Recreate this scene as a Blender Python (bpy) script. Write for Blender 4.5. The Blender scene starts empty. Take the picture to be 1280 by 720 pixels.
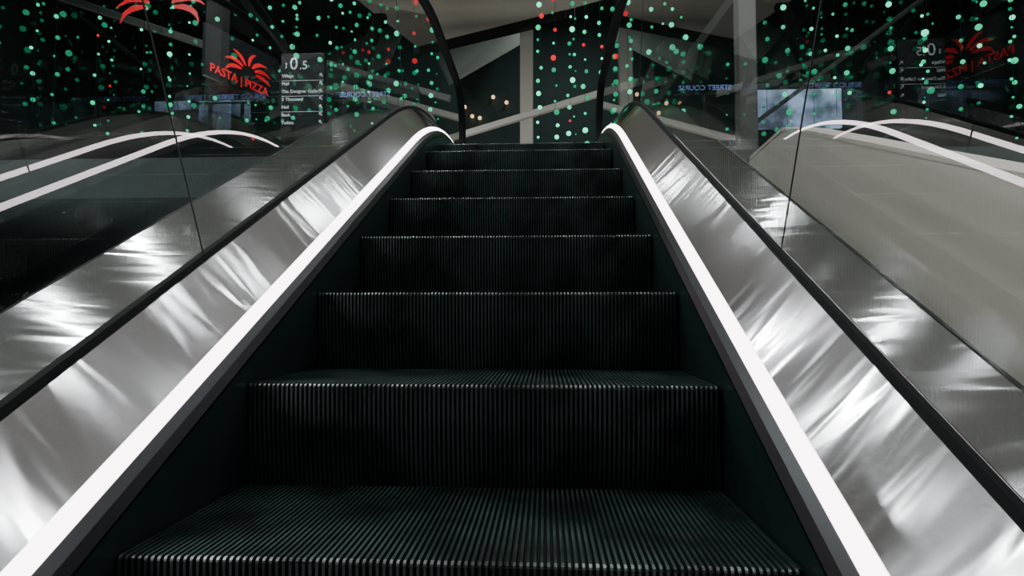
import bpy, math, random
from mathutils import Vector, Matrix
random.seed(7)
scene = bpy.context.scene
COL = scene.collection
CZ = 1.23

# ------------------------------------------------------------------ materials
def newmat(name):
    m = bpy.data.materials.new(name); m.use_nodes = True
    return m, m.node_tree.nodes, m.node_tree.links, m.node_tree.nodes["Principled BSDF"]

def pbr(name, col, rough=0.5, metal=0.0, bump=0.0, bscale=40, var=0.15, spec=0.5, stretch=None, contrast=False):
    m, n, l, b = newmat(name)
    b.inputs["Metallic"].default_value = metal
    b.inputs["Specular IOR Level"].default_value = spec
    tc = n.new("ShaderNodeTexCoord"); mp = n.new("ShaderNodeMapping")
    l.new(tc.outputs["Object"], mp.inputs["Vector"])
    if stretch: mp.inputs["Scale"].default_value = stretch
    nz = n.new("ShaderNodeTexNoise"); nz.inputs["Scale"].default_value = bscale
    nz.inputs["Detail"].default_value = 4
    l.new(mp.outputs[0], nz.inputs["Vector"])
    fac = nz.outputs["Fac"]
    if contrast:
        cr = n.new("ShaderNodeMapRange"); cr.inputs[1].default_value = 0.38; cr.inputs[2].default_value = 0.62
        l.new(fac, cr.inputs[0]); fac = cr.outputs[0]
    mix = n.new("ShaderNodeMix"); mix.data_type = 'RGBA'
    c = Vector(col)
    mix.inputs[6].default_value = (*(c*(1-var)), 1)
    mix.inputs[7].default_value = (*(c*(1+var)), 1)
    l.new(fac, mix.inputs[0]); l.new(mix.outputs[2], b.inputs["Base Color"])
    mr = n.new("ShaderNodeMapRange")
    mr.inputs[3].default_value = max(0.02, rough*0.85); mr.inputs[4].default_value = min(1, rough*1.15)
    l.new(nz.outputs["Fac"], mr.inputs[0]); l.new(mr.outputs[0], b.inputs["Roughness"])
    if bump > 0:
        bp = n.new("ShaderNodeBump"); bp.inputs["Strength"].default_value = bump
        bp.inputs["Distance"].default_value = 0.005
        l.new(nz.outputs["Fac"], bp.inputs["Height"]); l.new(bp.outputs[0], b.inputs["Normal"])
    return m

def emit(name, col, strength, patchy=0):
    m, n, l, b = newmat(name)
    b.inputs["Base Color"].default_value = (*[c*0.3 for c in col], 1)
    b.inputs["Emission Color"].default_value = (*col, 1)
    b.inputs["Emission Strength"].default_value = strength
    if patchy:
        tc = n.new("ShaderNodeTexCoord"); nz = n.new("ShaderNodeTexNoise"); nz.inputs["Scale"].default_value = patchy
        l.new(tc.outputs["Object"], nz.inputs["Vector"])
        mr = n.new("ShaderNodeMapRange"); mr.inputs[1].default_value = 0.35; mr.inputs[2].default_value = 0.65
        mr.inputs[3].default_value = strength*0.12; mr.inputs[4].default_value = strength
        l.new(nz.outputs["Fac"], mr.inputs[0]); l.new(mr.outputs[0], b.inputs["Emission Strength"])
    return m

def brushed(name, col=(0.47, 0.475, 0.495), rough=0.14, dist=0.0020):
    m, n, l, b = newmat(name)
    b.inputs["Metallic"].default_value = 1
    b.inputs["Anisotropic"].default_value = 0.9
    cx = n.new("ShaderNodeCombineXYZ"); cx.inputs[0].default_value = 1
    l.new(cx.outputs[0], b.inputs["Tangent"])
    tc = n.new("ShaderNodeTexCoord")
    rot = n.new("ShaderNodeMapping"); rot.inputs["Rotation"].default_value = (math.radians(-27.9), 0, math.radians(14))
    rot.inputs["Scale"].default_value = (1.8, 9.0, 2.0)
    l.new(tc.outputs["Object"], rot.inputs[0])
    n1 = n.new("ShaderNodeTexNoise"); n1.inputs["Scale"].default_value = 2.2; n1.inputs["Detail"].default_value = 0.7
    n1.inputs["Distortion"].default_value = 0.7
    l.new(rot.outputs[0], n1.inputs["Vector"])
    b1 = n.new("ShaderNodeBump"); b1.inputs["Strength"].default_value = 0.5; b1.inputs["Distance"].default_value = dist
    l.new(n1.outputs["Fac"], b1.inputs["Height"]); l.new(b1.outputs[0], b.inputs["Normal"])
    mp2 = n.new("ShaderNodeMapping"); mp2.inputs["Scale"].default_value = (60, 2.5, 60)
    mp2.inputs["Rotation"].default_value = (math.radians(-27.9), 0, 0)
    l.new(tc.outputs["Object"], mp2.inputs[0])
    n2 = n.new("ShaderNodeTexNoise"); n2.inputs["Scale"].default_value = 6; n2.inputs["Detail"].default_value = 3
    l.new(mp2.outputs[0], n2.inputs["Vector"])
    mix = n.new("ShaderNodeMix"); mix.data_type = 'RGBA'
    c = Vector(col)
    mix.inputs[6].default_value = (*(c*0.88), 1); mix.inputs[7].default_value = (*(c*1.12), 1)
    l.new(n2.outputs["Fac"], mix.inputs[0]); l.new(mix.outputs[2], b.inputs["Base Color"])
    mr = n.new("ShaderNodeMapRange"); mr.inputs[3].default_value = rough*0.85; mr.inputs[4].default_value = rough*1.2
    l.new(n2.outputs["Fac"], mr.inputs[0]); l.new(mr.outputs[0], b.inputs["Roughness"])
    return m

def glassmat(name, base=0.13, gain=0.8, power=3.6, tint=(0.94, 0.95, 0.945, 1)):
    m = bpy.data.materials.new(name); m.use_nodes = True
    n, l = m.node_tree.nodes, m.node_tree.links
    n.clear()
    out = n.new("ShaderNodeOutputMaterial")
    tr = n.new("ShaderNodeBsdfTransparent"); tr.inputs[0].default_value = tint
    gl = n.new("ShaderNodeBsdfGlossy"); gl.inputs["Roughness"].default_value = 0.0
    gl.inputs["Color"].default_value = (0.96, 1, 0.98, 1)
    lw = n.new("ShaderNodeLayerWeight"); lw.inputs["Blend"].default_value = 0.5
    pw = n.new("ShaderNodeMath"); pw.operation = 'POWER'; pw.inputs[1].default_value = power
    l.new(lw.outputs["Facing"], pw.inputs[0])
    ma = n.new("ShaderNodeMath"); ma.operation = 'MULTIPLY_ADD'
    ma.inputs[1].default_value = gain; ma.inputs[2].default_value = base
    l.new(pw.outputs[0], ma.inputs[0])
    mx = n.new("ShaderNodeMixShader")
    l.new(ma.outputs[0], mx.inputs[0]); l.new(tr.outputs[0], mx.inputs[1]); l.new(gl.outputs[0], mx.inputs[2])
    l.new(mx.outputs[0], out.inputs[0])
    return m

M_steel = brushed("brushed_steel")
M_lip = pbr("satin_lip_steel", (0.028, 0.03, 0.033), 0.32, 0.9, 0, 60)
M_plate = pbr("landing_steel", (0.25, 0.25, 0.26), 0.35, 1.0, 0, 60)
M_skirt = pbr("black_skirt", (0.007, 0.016, 0.015), 0.34, 0.0, 0.05, 30, spec=0.35)
M_ridge = pbr("cleat_top_metal", (0.036, 0.062, 0.056), 0.34, 0.55, 0.1, 6, 0.6, spec=0.4, contrast=True)
M_nose = pbr("worn_nose_glint", (0.20, 0.23, 0.22), 0.32, 0.9, 0.1, 7, 0.9, contrast=True)  # worn nose metal, made paler and patchy to paint in glints
M_groove = pbr("cleat_groove_black", (0.007, 0.017, 0.0155), 0.5, 0.0, 0, 60, spec=0.25)
M_rubber = pbr("black_rubber", (0.004, 0.006, 0.006), 0.65, 0, 0.05, 80, spec=0.12)
M_joint = pbr("grey_joint_silicone", (0.03, 0.032, 0.032), 0.6, 0, 0, 80, spec=0.2)
M_neon = emit("neon_white", (1.0, 0.80, 0.86), 9.0)
M_glass = glassmat("balustrade_glass", 0.085, 0.8, 3.2)
M_glass2 = glassmat("outer_balustrade_glass", 0.13, 0.8, 2.8)
M_clad = pbr("cladding_metal", (0.12, 0.125, 0.125), 0.5, 0.6, 0.05, 20)
M_beige = pbr("beige_plaster", (0.93, 0.87, 0.79), 0.8, 0, 0.0, 3, 0.02)
M_ceil = pbr("ceiling_paint", (0.42, 0.39, 0.35), 0.8, 0, 0.05, 10, 0.06)
M_dark = pbr("dark_wall", (0.05, 0.078, 0.078), 0.6, 0, 0.05, 5, 0.3)
M_floor = pbr("dark_stone_floor", (0.045, 0.058, 0.057), 0.35, 0, 0.03, 8, 0.2)
M_column = pbr("column_paint", (0.42, 0.40, 0.37), 0.6, 0, 0.03, 14, 0.06)
M_midcol = pbr("mid_grey_paint", (0.20, 0.205, 0.20), 0.6, 0, 0.03, 14, 0.06)
M_greycol = pbr("grey_column_paint", (0.10, 0.105, 0.10), 0.6, 0, 0.03, 14, 0.06)
M_black = pbr("black_steel_beam", (0.01, 0.01, 0.011), 0.5, 0.2, 0, 20)
M_green = emit("bulb_green", (0.0, 0.52, 0.23), 2.0)
M_greendim = emit("bulb_green_dim", (0.0, 0.50, 0.22), 0.8)
M_mint = emit("bulb_mint", (0.04, 0.80, 0.42), 2.8)
M_red = emit("bulb_red", (1.0, 0.02, 0.03), 1.0)
M_warm = emit("warm_lamp", (1.0, 0.62, 0.35), 1.6)
M_redneon = emit("red_neon", (1.0, 0.004, 0.02), 0.75)
M_redneon2 = emit("red_neon_dim", (1.0, 0.004, 0.02), 0.42)
M_text = emit("sign_text_white", (0.85, 0.95, 1.0), 1.1)
M_textdim = emit("sign_text_blue", (0.28, 0.42, 0.95), 1.2)
M_sign = pbr("sign_black_panel", (0.01, 0.013, 0.016), 0.35, 0, 0, 20, spec=0.2)
M_sky = emit("window_daylight", (0.40, 0.52, 0.78), 1.7, patchy=2.6)
M_lampglow = emit("downlight_lens", (0.95, 1.0, 0.97), 20)

# ------------------------------------------------------------------ helpers
def mesh_obj(name, verts, faces, mats, fmat=None, smooth=False, parent=None, **props):
    me = bpy.data.meshes.new(name)
    me.from_pydata([tuple(v) for v in verts], [], faces)
    for m in (mats if isinstance(mats, (list, tuple)) else [mats]): me.materials.append(m)
    if fmat:
        for p, i in zip(me.polygons, fmat): p.material_index = i
    if smooth:
        for p in me.polygons: p.use_smooth = True
    me.update()
    o = bpy.data.objects.new(name, me); COL.objects.link(o)
    if parent: o.parent = parent
    for k, v in props.items(): o[k] = v
    return o

def empty(name, loc, label, category):
    e = bpy.data.objects.new(name, None); e.location = loc; e.empty_display_size = 0.2
    COL.objects.link(e); e["label"] = label; e["category"] = category
    return e

def boxdata(x0, x1, y0, y1, z0, z1):
    v = [(x0,y0,z0),(x1,y0,z0),(x1,y1,z0),(x0,y1,z0),(x0,y0,z1),(x1,y0,z1),(x1,y1,z1),(x0,y1,z1)]
    f = [(0,3,2,1),(4,5,6,7),(0,1,5,4),(1,2,6,5),(2,3,7,6),(3,0,4,7)]
    return v, f

def box(name, x0, x1, y0, y1, z0, z1, mat, bevel=0.0, **kw):
    v, f = boxdata(x0, x1, y0, y1, z0, z1)
    o = mesh_obj(name, v, f, mat, **kw)
    if bevel:
        b = o.modifiers.new("bev", 'BEVEL'); b.width = bevel; b.segments = 2
    return o

SL = 0.53
def N(y):
    """height of the step-nose line above the lower floor"""
    y1, y0, L1, L0 = 3.1, -0.3, 1.43, 0.9
    if y > y1:
        t = min(y - y1, L1)
        return CZ - 0.831 + SL*y1 + SL*t - SL*t*t/(2*L1)
    if y < y0:
        t = min(y0 - y, L0)
        return CZ - 0.831 + SL*y0 - SL*t + SL*t*t/(2*L0)
    return CZ - 0.831 + SL*y
ZTOP = N(9)
ZBOT = N(-9)

def frange(a, b, n): return [a + (b-a)*i/n for i in range(n+1)]

def sweep(name, prof, side, ys, mat, parent, closed=False, smooth=True, **props):
    verts, faces = [], []
    k = len(prof)
    for y in ys:
        for a, h in prof: verts.append((side*(0.5+a), y, N(y)+h))
    for i in range(len(ys)-1):
        for j in range(k if closed else k-1):
            q = [i*k+j, i*k+(j+1)%k, (i+1)*k+(j+1)%k, (i+1)*k+j]
            if side < 0: q.reverse()
            faces.append(q)
    if closed:
        faces.append(list(range(k))); faces.append([ (len(ys)-1)*k+j for j in range(k)][::-1])
    return mesh_obj(name, verts, faces, mat, smooth=False, parent=parent, **props)

# ------------------------------------------------------------------ escalator
ESC = empty("escalator", (0, 0, 0), "escalator with black grooved steps, steel decks and glowing white strips", "escalator")

def step_mesh(me_name, teeth=100):
    path = []
    path.append((0.398, 0.0, 0, 1))
    path.append((0.2, 0.0, 0, 1))
    path.append((0.010, 0.0, 0, 1))
    r = 0.006
    for a in (25, 60, 90):
        t = math.radians(a)
        path.append((r+0.002 - r*math.sin(t)*1.0 , -r + r*math.cos(t), -math.sin(t), math.cos(t)))
    for i in range(1, 7):
        t = i/6
        path.append((0.002 + 0.030*t*t, -r - 0.25*t, -1, -0.12*t))
    depth = 0.010
    verts, faces, fm = [], [], []
    p = 0.996/teeth
    np_ = len(path)
    def col(x, groove):
        base = len(verts)
        for (y, z, ny, nz) in path:
            d = depth if groove else 0
            verts.append((x, y - ny*d, z - nz*d))
        return base
    cols = []
    x = -0.498
    for t in range(teeth):
        w = p*0.45
        cols.append((col(x, False), 0))
        cols.append((col(x+w, False), 1))
        cols.append((col(x+w+0.0008, True), 2))
        cols.append((col(x+p-0.0008, True), 3))
        x += p
    for i in range(len(cols)-1):
        a, ka = cols[i]; b, kb = cols[i+1]
        for j in range(np_-1):
            faces.append((a+j, b+j, b+j+1, a+j+1))
            fm.append((2 if j in (2, 3, 4) else 0) if ka == 0 else 1)
    v, f = boxdata(-0.498, 0.498, 0.05, 0.39, -0.05, -0.013)
    o = len(verts); verts += v; faces += [tuple(q+o for q in ff) for ff in f]; fm += [1]*6
    for sx in (-0.498, 0.494):
        v, f = boxdata(sx, sx+0.004, 0.008, 0.398, -0.25, -0.001)
        o = len(verts); verts += v; faces += [tuple(q+o for q in ff) for ff in f]; fm += [1]*6
    me = bpy.data.meshes.new(me_name)
    me.from_pydata(verts, [], faces)
    for m in (M_ridge, M_groove, M_nose): me.materials.append(m)
    for pgn, i in zip(me.polygons, fm): pgn.material_index = i
    me.update()
    return me
SM = step_mesh("step")
for i in range(-5, 10):
    y = 0.9 + 0.4*i
    o = bpy.data.objects.new("step", SM); COL.objects.link(o)
    o.location = (0, y, N(y)); o.parent = ESC; o["group"] = "escalator steps"

ysA = frange(-2.0, 6.1, 110)
GA = 0.166
for side, outer in ((-1, 0.45), (1, 0.345)):
    sweep("skirt_panel", [(0.004, -0.36), (0.004, 0.048), (0.012, 0.048), (0.012, -0.36)], side, ysA, M_skirt, ESC, closed=True)
    sweep("steel_lip", [(0.004, 0.044), (0.004, 0.049), (0.014, 0.068), (0.027, 0.084), (0.032, 0.084), (0.032, 0.044)], side, ysA, M_lip, ESC, closed=True)
    sweep("light_strip", [(0.029, 0.080), (0.028, 0.086), (0.030, 0.094), (0.035, 0.100), (0.043, 0.105), (0.050, 0.107), (0.053, 0.100)], side, ysA, M_neon, ESC, closed=True, label="glowing white neon light strip")
    sweep("inner_deck", [(0.051, 0.090), (0.052, 0.106), (0.157, 0.220), (0.157, 0.20)], side, ysA, M_steel, ESC, closed=True, label="brushed steel sloping inner deck")
    sweep("gasket", [(0.157, 0.17), (0.157, 0.224), (0.160, 0.238), (0.171, 0.242), (0.175, 0.225), (0.175, 0.17)], side, ysA, M_rubber, ESC, closed=True, label="black rubber glass gasket")
    sweep("outer_deck", [(0.175, 0.17), (0.175, 0.208), (outer-0.01, 0.220), (outer, 0.213), (outer, 0.17)], side, ysA, M_steel, ESC, closed=True, label="brushed steel outer deck")
    sweep("gap_shade_strip", [(outer, 0.17), (outer, 0.216), (outer+0.012, 0.212), (outer+0.012, 0.17)], side, ysA, M_rubber, ESC, closed=True, label="dark strip painted as the shaded gap beside the outer deck")  # black strip stands in for the shadowed gap at the deck edge
    sweep("truss_cladding", [(outer-0.02, -0.7), (outer-0.02, 0.17), (outer-0.005, 0.17), (outer-0.005, -0.7)], side, frange(-0.6, 4.4, 60), M_clad, ESC, closed=True)

H = 0.98
def glass_panel(side, b0, b1, s0, s1, cap=None, a=GA, mat=None, name="glass_panel", hh=H-0.02):
    x = side*(0.5+a); n = 24
    verts, faces = [], []
    for i in range(n+1):
        t = i/n
        b = b0+(b1-b0)*t; s = s0+(s1-s0)*t; u = b - s
        verts.append((x, b, N(b)+0.21)); verts.append((x, u, N(u)+hh))
    for i in range(n):
        q = (2*i, 2*i+2, 2*i+3, 2*i+1)
        faces.append(q if side < 0 else q[::-1])
    if cap:
        yc = b1 if cap > 0 else b0
        zt = N(yc)+hh; zb = N(yc)+0.21; R = (zt-zb)/2
        o = len(verts); m = 14
        for i in range(m+1):
            a_ = math.pi*i/m
            verts.append((x, yc+cap*0.36*math.sin(a_), (zt+zb)/2 + R*math.cos(a_)))
        faces.append(list(range(o, o+m+1)))
    return mesh_obj(name, verts, faces, mat or M_glass, parent=ESC, label="clear balustrade glass pane")
seams = [(-0.55, 0.22), (1.42, 0.30), (3.45, 0.25)]
for side in (-1, 1):
    g = 0.002
    glass_panel(side, -1.75, -0.55-g, 0, 0.22, cap=-1)
    glass_panel(side, -0.55+g, 1.42-g, 0.22, 0.30)
    glass_panel(side, 1.42+g, 3.45-g, 0.30, 0.25)
    glass_panel(side, 3.45+g, 5.55, 0.25, 0, cap=1)
    for b, s in seams:
        x = side*(0.5+GA); w = 0.0018; q = 0.0012
        A = Vector((x, b, N(b)+0.20)); B = Vector((x, b-s, N(b-s)+H-0.02))
        vs = []
        for P in (A, B):
            for dx, dy in ((-q, -w), (q, -w), (q, w), (-q, w)):
                vs.append((P.x+dx, P.y+dy, P.z))
        mesh_obj("glass_joint", vs, [(0,1,2,3)[::-1], (4,5,6,7), (0,1,5,4), (1,2,6,5), (2,3,7,6), (3,0,4,7)], M_joint, parent=ESC)
glass_panel(-1, -1.5, 5.5, 0, 0, a=0.345, mat=M_glass2, name="outer_glass_panel", hh=0.60)
glass_panel(1, -1.5, 5.5, 0, 0, a=0.338, mat=M_glass2, name="outer_glass_panel", hh=0.60)

def handrail(side):
    pts = []
    for y in frange(-1.75, 5.55, 90): pts.append((y, N(y)+H))
    zt = N(6)+H; zb = N(6)+0.20; R = (zt-zb)/2
    for i in range(1, 17):
        a = math.pi*i/16
        pts.append((5.55+0.38*math.sin(a), (zt+zb)/2+R*math.cos(a)))
    pre = []
    zt = N(-5)+H; zb = N(-5)+0.20; R = (zt-zb)/2
    for i in range(1, 17):
        a = math.pi*i/16
        pre.append((-1.75-0.38*math.sin(a), (zt+zb)/2+R*math.cos(a)))
    pts = pre[::-1] + pts
    prof = [(-0.032, -0.010), (-0.034, 0.002), (-0.026, 0.011), (0, 0.015), (0.026, 0.011), (0.034, 0.002), (0.032, -0.010), (0.012, -0.014), (-0.012, -0.014)]
    verts, faces = [], []
    k = len(prof)
    for i, (y, z) in enumerate(pts):
        a = pts[max(0, i-1)]; b = pts[min(len(pts)-1, i+1)]
        t = Vector((0, b[0]-a[0], b[1]-a[1])).normalized()
        nrm = Vector((0, -t.z, t.y))
        for px, pn in prof:
            verts.append(Vector((side*(0.5+GA)+px, y, z)) + nrm*pn)
    for i in range(len(pts)-1):
        for j in range(k):
            faces.append((i*k+j, i*k+(j+1)%k, (i+1)*k+(j+1)%k, (i+1)*k+j)[::-1])
    faces.append(list(range(k))); faces.append([(len(pts)-1)*k+j for j in range(k)][::-1])
    mesh_obj("handrail", verts, faces, M_rubber, smooth=True, parent=ESC, label="black rubber moving handrail")
handrail(-1); handrail(1)
def plate(name, y0, y1, z, comb_dir):
    v, f = boxdata(-0.5, 0.5, y0, y1, z-0.02, z+0.004)
    for i in range(60):
        x = -0.49+0.98*i/59
        yy = y0 if comb_dir < 0 else y1
        a, b = (yy-0.04, yy) if comb_dir < 0 else (yy, yy+0.04)
        vv, ff = boxdata(x-0.002, x+0.002, a, b, z-0.004, z+0.004)
        o = len(v); v += vv; f += [tuple(q+o for q in g) for g in ff]
    mesh_obj(name, v, f, M_plate, parent=ESC)
plate("landing_plate", 4.9, 6.1, ZTOP, -1)
plate("landing_plate", -2.6, -1.5, ZBOT+0.002, 1)
vs, fs = [], []
yy = frange(-0.6, 4.4, 40)
for y in yy:
    vs += [(-0.92, y, max(0.01, N(y)-0.7)), (0.82, y, max(0.01, N(y)-0.7))]
for i in range(len(yy)-1): fs.append((2*i, 2*i+2, 2*i+3, 2*i+1))
mesh_obj("truss_soffit", vs, fs, M_clad, parent=ESC)

# ------------------------------------------------------------------ room shell
def struct(o, label=None):
    o["kind"] = "structure"
    if label: o["label"] = label
    return o
struct(box("floor", -12, 12, -6, 16, -0.2, 0, M_floor))
v, f = boxdata(-12, -0.96, 4.4, 16, ZTOP-0.3, ZTOP)
for bx in ((0.86, 12, 4.4, 16), (-0.96, 0.86, 6.1, 16)):
    vv, ff = boxdata(bx[0], bx[1], bx[2], bx[3], ZTOP-0.3, ZTOP); o = len(v); v += vv; f += [tuple(q+o for q in g) for g in ff]
struct(mesh_obj("floor_upper", v, f, M_floor))
struct(box("wall_back", -12, 12, 16, 16.2, 0, 9, M_dark))
struct(box("wall_front", -12, 12, -6.2, -6, 0, 9, M_dark))
struct(box("wall_left", -12.2, -12, -6, 16, 0, 9, M_dark))
struct(box("wall_right", 12, 12.2, -6, 16, 0, 9, M_dark))
struct(box("ceiling_void", -12, 12, -6, 16, 9, 9.2, M_dark))
outl = [(-12, -6), (12, -6), (12, 3.5), (0.37, 9.64), (-1.55, 10.7), (-2.1, 10.9), (-3.6, 6.6), (-12, 5.6)]
zc = 6.1
n = len(outl)
vs = [(x, y, zc) for x, y in outl] + [(x, y, zc+0.2) for x, y in outl]
fs = [list(range(n))[::-1], [n+i for i in range(n)]] + [(i, (i+1) % n, n+(i+1) % n, n+i) for i in range(n)]
struct(mesh_obj("ceiling", vs, fs, M_ceil))
for q in ([(-1.9, 12.9, 6.2), (-0.3, 12.9, 7.1), (-0.3, 14.9, 8.8), (-2.6, 14.9, 7.8)],
          [(-6.0, 13.2, 5.6), (-3.3, 13.2, 6.8), (-3.3, 15.2, 8.8), (-6.8, 15.2, 7.4)]):
    vs = [Vector(p) for p in q] + [Vector(p)+Vector((0, 0.05, 0.1)) for p in q]
    o = struct(mesh_obj("ceiling_panel", vs, [(0,3,2,1),(4,5,6,7),(0,1,5,4),(1,2,6,5),(2,3,7,6),(3,0,4,7)], M_ceil))

def extrude_x(name, poly, x0, x1, mat, **kw):
    n = len(poly)
    vs = [(x0, y, z) for y, z in poly] + [(x1, y, z) for y, z in poly]
    fs = [list(range(n)), [n+i for i in range(n)][::-1]] + [(i, n+i, n+(i+1) % n, (i+1) % n) for i in range(n)]
    return mesh_obj(name, vs, fs, mat, **kw)
pw = [(-2.0, 0.0), (4.39, 0.0), (4.39, 2.05), (3.94, 2.23), (3.4, 2.25), (3.14, 2.16), (0.2, 1.0), (-0.8, 0.75), (-2.0, 0.75)]
struct(extrude_x("wall_parapet", pw, 1.44, 1.56, M_beige))
top = [(-2.0, 0.75), (-0.8, 0.75), (0.2, 1.0), (3.14, 2.16), (3.4, 2.25), (3.94, 2.23)]
struct(extrude_x("trim_1", [(y, z+0.001) for y, z in top]+[(y, z+0.02) for y, z in top[::-1]], 1.436, 1.57, M_beige))

# ------------------------------------------------------------------ columns and beams
def beam(name, p0, p1, w, mat, label, cat, d=None):
    p0, p1 = Vector(p0), Vector(p1); d = d or w
    t = (p1-p0).normalized()
    s = t.cross(Vector((0, 1, 0)))
    if s.length < 1e-3: s = Vector((1, 0, 0))
    s.normalize(); u = t.cross(s).normalized()
    vs = []
    for P in (p0, p1):
        for a, b in ((-1,-1),(1,-1),(1,1),(-1,1)): vs.append(P + s*a*w/2 + u*b*d/2)
    o = mesh_obj(name, vs, [(3,2,1,0),(4,5,6,7),(0,1,5,4),(1,2,6,5),(2,3,7,6),(3,0,4,7)], mat)
    b = o.modifiers.new("bev", 'BEVEL'); b.width = 0.01; b.segments = 2
    o["label"] = label; o["category"] = cat
    return o
def column(x, y, w, z1, label, mat=M_column):
    o = box("column", x-w/2, x+w/2, y-w/2, y+w/2, ZTOP, z1, mat, bevel=0.02)
    o["label"] = label; o["category"] = "column"
    return o
column(-0.16, 10.2, 0.22, 9.0, "slim white square steel column on the upper floor")
column(2.42, 7.0, 0.2, 9.0, "slim grey column behind the glass balustrade", M_midcol)
beam("roof_beam", (-1.6, 9, 3.80), (1.6, 9, 4.72), 0.09, M_column, "white slanting steel tube crossing the upper hall", "beam")
beam("roof_beam", (-3.3, 8.6, 5.0), (-1.2, 8.6, 4.35), 0.08, M_midcol, "pale slanting steel tube behind the glass", "beam")
beam("roof_beam", (1.6, 8.4, 4.1), (3.0, 8.4, 6.0), 0.10, M_greycol, "grey diagonal roof strut above the upper floor", "beam")
beam("roof_beam", (3.0, 8.8, 3.9), (6.4, 8.8, 6.4), 0.06, M_greycol, "grey diagonal strut beside the window", "beam")
beam("roof_beam", (-7.4, 8.9, 6.2), (-3.4, 8.9, 4.8), 0.10, M_midcol, "pale roof strut behind the red emblem", "beam")
beam("roof_beam", (-5.0, 9.2, 7.0), (-2.9, 9.2, 4.0), 0.16, M_black, "black diagonal roof beam", "beam")
beam("roof_beam", (-2.2, 10.85, 6.03), (0.5, 9.62, 6.03), 0.13, M_black, "black steel beam along the ceiling edge", "beam")
beam("roof_beam", (-3.6, 9.6, 3.2), (-2.3, 9.6, 6.6), 0.16, M_black, "black upright truss member", "beam")

w = box("window_1", 3.75, 5.15, 10.5, 10.56, 4.42, 5.1, M_sky, bevel=0.02); w["kind"] = "structure"
for i, (x, z) in enumerate(((-1.75, 6.5), (-1.55, 6.45), (-1.2, 7.0), (-0.85, 6.85), (-1.95, 6.75))):
    L = empty("wall_lamp", (x, 15.9, z), "small warm glowing wall lamp", "lamp")
    sh = box("lamp_shade", -0.06, 0.06, -0.14, 0, -0.06, 0.06, M_warm, parent=L)
    ss = sh.modifiers.new("round", 'SUBSURF'); ss.levels = 2; ss.render_levels = 2
    box("lamp_bracket", -0.02, 0.02, -0.05, 0.1, 0.04, 0.07, M_black, parent=L)
    L["group"] = "warm lamps"

# ------------------------------------------------------------------ fairy light strings
def icos(r):
    t = (1+5**.5)/2
    v = [(-1,t,0),(1,t,0),(-1,-t,0),(1,-t,0),(0,-1,t),(0,1,t),(0,-1,-t),(0,1,-t),(t,0,-1),(t,0,1),(-t,0,-1),(-t,0,1)]
    f = [(0,11,5),(0,5,1),(0,1,7),(0,7,10),(0,10,11),(1,5,9),(5,11,4),(11,10,2),(10,7,6),(7,1,8),(3,9,4),(3,4,2),(3,2,6),(3,6,8),(3,8,9),(4,9,5),(2,4,11),(6,2,10),(8,6,7),(9,8,1)]
    v = [Vector(q).normalized() for q in v]
    nf = []
    for a, b, c in f:
        i = len(v); v += [((v[a]+v[b])/2).normalized(), ((v[b]+v[c])/2).normalized(), ((v[c]+v[a])/2).normalized()]
        nf += [(a, i, i+2), (i, b, i+1), (i+2, i+1, c), (i, i+1, i+2)]
    return [q*r for q in v], nf
def string_mesh(length, r, redp, gap, red_from=99):
    verts, faces, fm = [], [], []
    v, f = boxdata(-0.002, 0.002, -0.002, 0.002, -length, 0)
    verts += v; faces += f; fm += [0]*6
    z = -0.1 - random.random()*gap
    while z > -length:
        rr = r*random.uniform(0.5, 1.25)
        iv, fi = icos(rr); o = len(verts)
        dx = random.uniform(-0.035, 0.035); dy = random.uniform(-0.035, 0.035)
        verts += [(q.x+dx, q.y+dy, q.z+z) for q in iv]; faces += [tuple(q+o for q in g) for g in fi]
        u = random.random()
        rp = redp if -z < red_from else 0.08
        m = 3 if random.random() < rp else (2 if u < 0.25 else (4 if u < 0.55 else 1))
        fm += [m]*len(fi)
        z -= gap*random.uniform(0.8, 1.25)
    me = bpy.data.meshes.new("light_string"); me.from_pydata(verts, [], faces)
    for m in (M_black, M_green, M_mint, M_red, M_greendim): me.materials.append(m)
    for p, i in zip(me.polygons, fm): p.material_index = i; p.use_smooth = True
    me.update(); return me
def hang(x, y, ztop, zbot, r=0.03, redp=0.03, gap=0.24, red_from=99):
    me = string_mesh(ztop-zbot, r, redp, gap, red_from)
    o = bpy.data.objects.new("light_string", me); COL.objects.link(o); o.location = (x, y, ztop)
    o["label"] = "hanging strand of tiny red and green festive lights" if redp > 0.5 else "hanging strand of tiny green festive lights"
    o["category"] = "string lights"; o["group"] = "festive light strings"
x = -7.6
while x < 7.6:
    if not (-1.7 < x < 1.1) and abs(x-2.42) > 0.13:
        y = 8.0 + random.uniform(-0.4, 0.35)
        hang(x, y, 9.0, 3.55+random.random()*0.5, 0.026 if x < 0 else 0.034, redp=0.02, gap=0.30 if x < 0 else 0.26)
    x += (0.40 if x < 0 else 0.30)*random.uniform(0.85, 1.2)
for x, rp in ((0.08, 0.03), (0.28, 0.8), (0.48, 0.05), (0.68, 0.4), (0.88, 0.03), (1.08, 0.03)):
    hang(x, 8.1+random.uniform(-.1, .1), 9.0, 3.5, 0.030, rp, 0.18, red_from=4.4)
for i in range(12):
    x = -9+18*i/11 + random.uniform(-0.2, 0.2)
    if -2.3 < x < -0.35: continue
    hang(x, 12.4+random.uniform(-0.3, 0.3), 9.0, 4.0+random.random(), 0.030, 0.03, 0.35)

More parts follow.
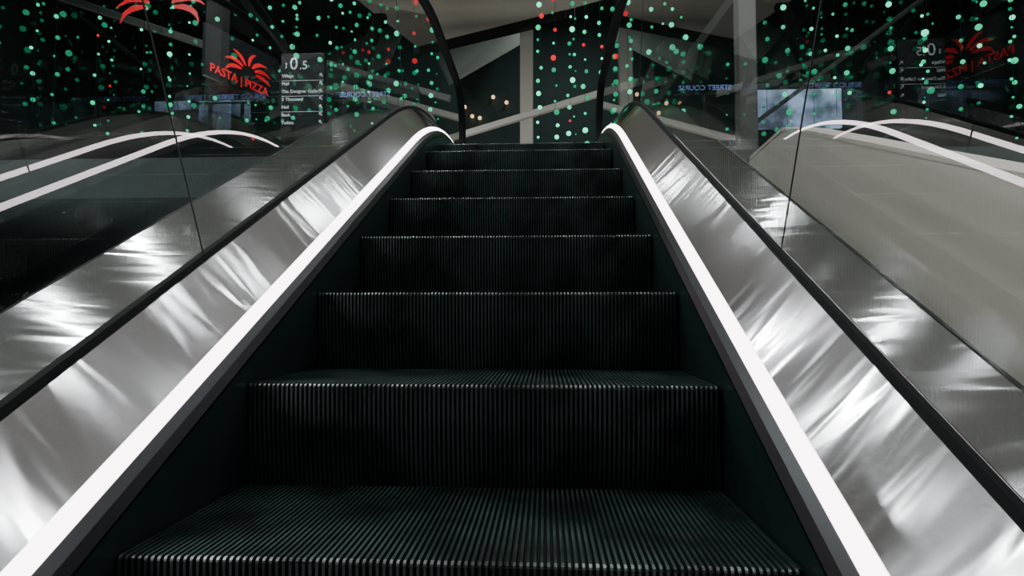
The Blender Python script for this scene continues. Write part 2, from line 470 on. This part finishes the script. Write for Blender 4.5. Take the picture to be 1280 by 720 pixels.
# ------------------------------------------------------------------ signs
def text_mesh(s, size, mat, name, parent, loc, rotz=0.0, align='LEFT', bold=0.0, mirror=False):
    cu = bpy.data.curves.new("t", 'FONT'); cu.body = s; cu.size = size; cu.extrude = 0.002; cu.offset = bold
    cu.align_x = align
    ob = bpy.data.objects.new("t", cu); COL.objects.link(ob)
    dg = bpy.context.evaluated_depsgraph_get(); dg.update()
    me = bpy.data.meshes.new_from_object(ob.evaluated_get(dg))
    bpy.data.objects.remove(ob)
    me.materials.clear(); me.materials.append(mat)
    o = bpy.data.objects.new(name, me); COL.objects.link(o)
    o.parent = parent; o.location = loc
    o.rotation_euler = (math.pi/2, 0, rotz + (math.pi if mirror else 0))
    return o
S = empty("directory_sign", (-2.06, 5.4, ZTOP), "tall black floor directory totem with white lettering", "sign")
zt = 3.64-ZTOP
box("sign_panel", -0.205, 0.205, 0, 0.05, 0.46, zt, M_sign, bevel=0.006, parent=S)
box("sign_post", -0.03, 0.03, 0.01, 0.04, 0.0, 0.46, M_black, parent=S)
text_mesh("0", 0.155, M_text, "lettering", S, (-0.12, -0.004, zt-0.15))
text_mesh(".5", 0.11, M_text, "lettering", S, (-0.03, -0.004, zt-0.15))
lv = text_mesh("level", 0.026, M_text, "lettering", S, (-0.145, -0.004, zt-0.14))
lv.rotation_euler = Matrix(((0, -1, 0), (0, 0, -1), (1, 0, 0))).to_euler()
lines = ["Village", "Mall", "The Designer Gallery", "2 Thousand", "Nail", "Bank", "Toilets"]
for i, s in enumerate(lines):
    z = zt-0.225-0.072*i
    text_mesh(s, 0.042, M_text, "lettering", S, (-0.19, -0.004, z))
    for q in ([(-0.016, -0.004), (-0.016, 0.018), (-0.010, 0.018), (-0.010, -0.004)],
              [(-0.016, 0.012), (-0.016, 0.018), (0.008, 0.018), (0.008, 0.012)],
              [(-0.013, 0.010), (-0.008, 0.015), (0.015, -0.010), (0.010, -0.015)]):
        ar = mesh_obj("arrow_mark", [(p[0], -0.003, p[1]) for p in q], [(0, 1, 2, 3)], M_text, parent=S)
        ar.location = (0.175, -0.001, z+0.014)
for i in range(3):
    box("divider_line", -0.19, 0.19, -0.003, 0, zt-0.24-0.144*i-0.016, zt-0.24-0.144*i-0.0135, M_text, parent=S)

ang = math.atan2(0.65, 0.23)
R = empty("restaurant_sign", (-3.24, 5.93, 3.72), "red glowing pasta and pizza sign with brush-stroke emblem", "sign")
R.rotation_euler = (0, 0, ang)
text_mesh("PASTA | PIZZA", 0.122, M_redneon, "lettering", R, (0, -0.01, 0.0), bold=0.002)
box("sign_panel", -0.05, 0.95, 0.0, 0.04, -0.06, 0.48, M_sign, parent=R)
def petal_emblem(parent, cx, cz, s, seed, mat):
    rnd = random.Random(seed)
    for k in range(7):
        a0 = math.radians(5+k*28); pts = []
        bend = rnd.uniform(0.25, 0.6)
        for i in range(13):
            t = i/12
            rr = s*(0.3+0.7*t)*rnd.uniform(0.98, 1.02); aa = a0 + bend*t*t*(1 if k > 3 else -1)
            pts.append((cx+rr*math.cos(aa)*1.35, cz+rr*math.sin(aa), s*0.085*math.sin(math.pi*min(1, t*0.85+0.12))+0.002))
        vs, fs = [], []
        for i, (x, z, w) in enumerate(pts):
            x0, z0, _ = pts[max(0, i-1)]; x1, z1, _ = pts[min(12, i+1)]
            d = Vector((x1-x0, z1-z0)).normalized()
            for e in (-1, 1): vs.append((x-d.y*w*e, -0.012, z+d.x*w*e))
        for i in range(12): fs.append((2*i, 2*i+2, 2*i+3, 2*i+1))
        mesh_obj("emblem_stroke", vs, fs, mat, parent=parent)
petal_emblem(R, 0.50, 0.16, 0.24, 1, M_redneon)
R2 = empty("emblem_sign", (-4.66, 7.3, 5.1), "large red glowing brush-stroke emblem hanging over the restaurant", "sign")
petal_emblem(R2, 0, 0, 0.42, 2, M_redneon2)
box("hanger_rod", -0.01, 0.01, -0.005, 0.015, 0.1, 3.9, M_black, parent=R2)

for gx in (-1.78, 1.80):
    G = empty("glass_lettering_sign", (gx, 6.4, ZTOP-0.06), "thin rail sign with faint blue lettering read from behind", "sign")
    box("sign_post", -0.015, 0.015, 0, 0.03, 0.06, 1.2, M_black, parent=G)
    text_mesh("STREET COURSE", 0.075, M_textdim, "lettering", G, (0.0, -0.01, 1.23), mirror=True, align='CENTER')
    box("sign_rail", -0.33, 0.33, 0, 0.02, 1.19, 1.205, M_black, parent=G)

# ------------------------------------------------------------------ ceiling downlights, added fills and uplights
def disc(r, z, seg=24): return [(r*math.cos(2*math.pi*i/seg), r*math.sin(2*math.pi*i/seg), z) for i in range(seg)]
seg = 24
vs = disc(0.08, 0)+disc(0.08, -0.05)+disc(0.06, -0.05)+disc(0.06, -0.02)
fs = []
for ring in range(3):
    for i in range(seg):
        fs.append((ring*seg+i, (ring+1)*seg+i, (ring+1)*seg+(i+1) % seg, ring*seg+(i+1) % seg))
dl = bpy.data.meshes.new("housing"); dl.from_pydata(vs, [], fs); dl.materials.append(M_black)
ln = bpy.data.meshes.new("lens"); ln.from_pydata(disc(0.06, -0.03), [], [list(range(seg))[::-1]]); ln.materials.append(M_lampglow)
spots = []
for X in (-4.6, -2.9, 2.9, 4.6):
    for Y in (-3.5, 0.3, 2.1, 3.9, 5.3):  # rear row added behind the camera, to light the step risers
        if Y < 0 and abs(X) > 4: continue
        E = 30
        if Y > 0: E = {-4.6: 75, -2.9: 34, 2.9: 16, 4.6: 24}[X]
        spots.append((X+random.uniform(-.3, .3), Y+random.uniform(-.3, .3), E))
for X in (-1.2, 1.2):
    spots.append((X, -3.5, 30))  # added rear lamps, also for the risers
    for Y in (0.4, 1.4, 2.4, 3.4, 4.4, 5.4, 6.4, 7.4):
        spots.append((X+random.uniform(-.4, .4), Y+random.uniform(-.25, .25), 5.5))
for X, Y, E in spots:
    e = empty("downlight", (X, Y, zc), "round recessed ceiling downlight", "ceiling light")
    e["group"] = "ceiling downlights"
    for nm, me in (("housing", dl), ("lens", ln)):
        o = bpy.data.objects.new(nm, me); COL.objects.link(o); o.parent = e
    ld = bpy.data.lights.new("lamp", 'AREA'); ld.shape = 'DISK'; ld.size = 0.09; ld.energy = E; ld.color = (0.97, 0.99, 0.98)
    lo = bpy.data.objects.new("lamp", ld); COL.objects.link(lo); lo.parent = e; lo.location = (0, 0, -0.06)
for X, Y in ((-5, 9), (5, 9), (0.8, 12.5)):  # added teal fill without a fixture, lifts the dark hall
    ld = bpy.data.lights.new("hall_fill", 'AREA'); ld.shape = 'DISK'; ld.size = 0.5; ld.energy = 55; ld.color = (0.80, 1.0, 0.96)
    lo = bpy.data.objects.new("hall_fill", ld); COL.objects.link(lo); lo.location = (X, Y, 8.9)
for X, Y in ((-1.6, 8.4), (1.8, 8.8), (-5.5, 9.5)):  # added uplights, hidden behind the steps, to brighten the ceiling
    e = empty("added_uplight", (X, Y, ZTOP), "added black uplighter, unseen, brightening the ceiling", "added light")
    box("housing", -0.12, 0.12, -0.12, 0.12, 0, 0.10, M_black, bevel=0.01, parent=e)
    ld = bpy.data.lights.new("lamp", 'AREA'); ld.shape = 'DISK'; ld.size = 0.2; ld.energy = 18; ld.color = (1, 0.93, 0.85)
    lo = bpy.data.objects.new("lamp", ld); COL.objects.link(lo); lo.parent = e; lo.location = (0, 0, 0.115); lo.rotation_euler = (math.pi, 0, 0)
for X, Y in ((-3.4, 0.5), (3.0, 0.5), (-3.4, 3.2), (3.0, 3.2)):  # more added uplights, on the lower floor
    e = empty("added_uplight", (X, Y, 0), "added black uplighter, unseen, brightening the ceiling", "added light")
    box("housing", -0.12, 0.12, -0.12, 0.12, 0, 0.10, M_black, bevel=0.01, parent=e)
    ld = bpy.data.lights.new("lamp", 'AREA'); ld.shape = 'DISK'; ld.size = 0.2; ld.energy = 75; ld.color = (0.96, 0.98, 1.0)
    lo = bpy.data.objects.new("lamp", ld); COL.objects.link(lo); lo.parent = e; lo.location = (0, 0, 0.115); lo.rotation_euler = (math.pi, 0, 0)

wd = bpy.data.worlds.new("world"); scene.world = wd; wd.use_nodes = True
wd.node_tree.nodes["Background"].inputs[0].default_value = (0.35, 0.75, 0.75, 1)
wd.node_tree.nodes["Background"].inputs[1].default_value = 0.03

cd = bpy.data.cameras.new("camera"); cd.lens = 770/1280*36; cd.sensor_width = 36; cd.clip_start = 0.02
co = bpy.data.objects.new("camera", cd); COL.objects.link(co)
co.location = (0.137, 0, CZ)
co.rotation_euler = (math.radians(92.75), 0, math.radians(3.05))
scene.camera = co
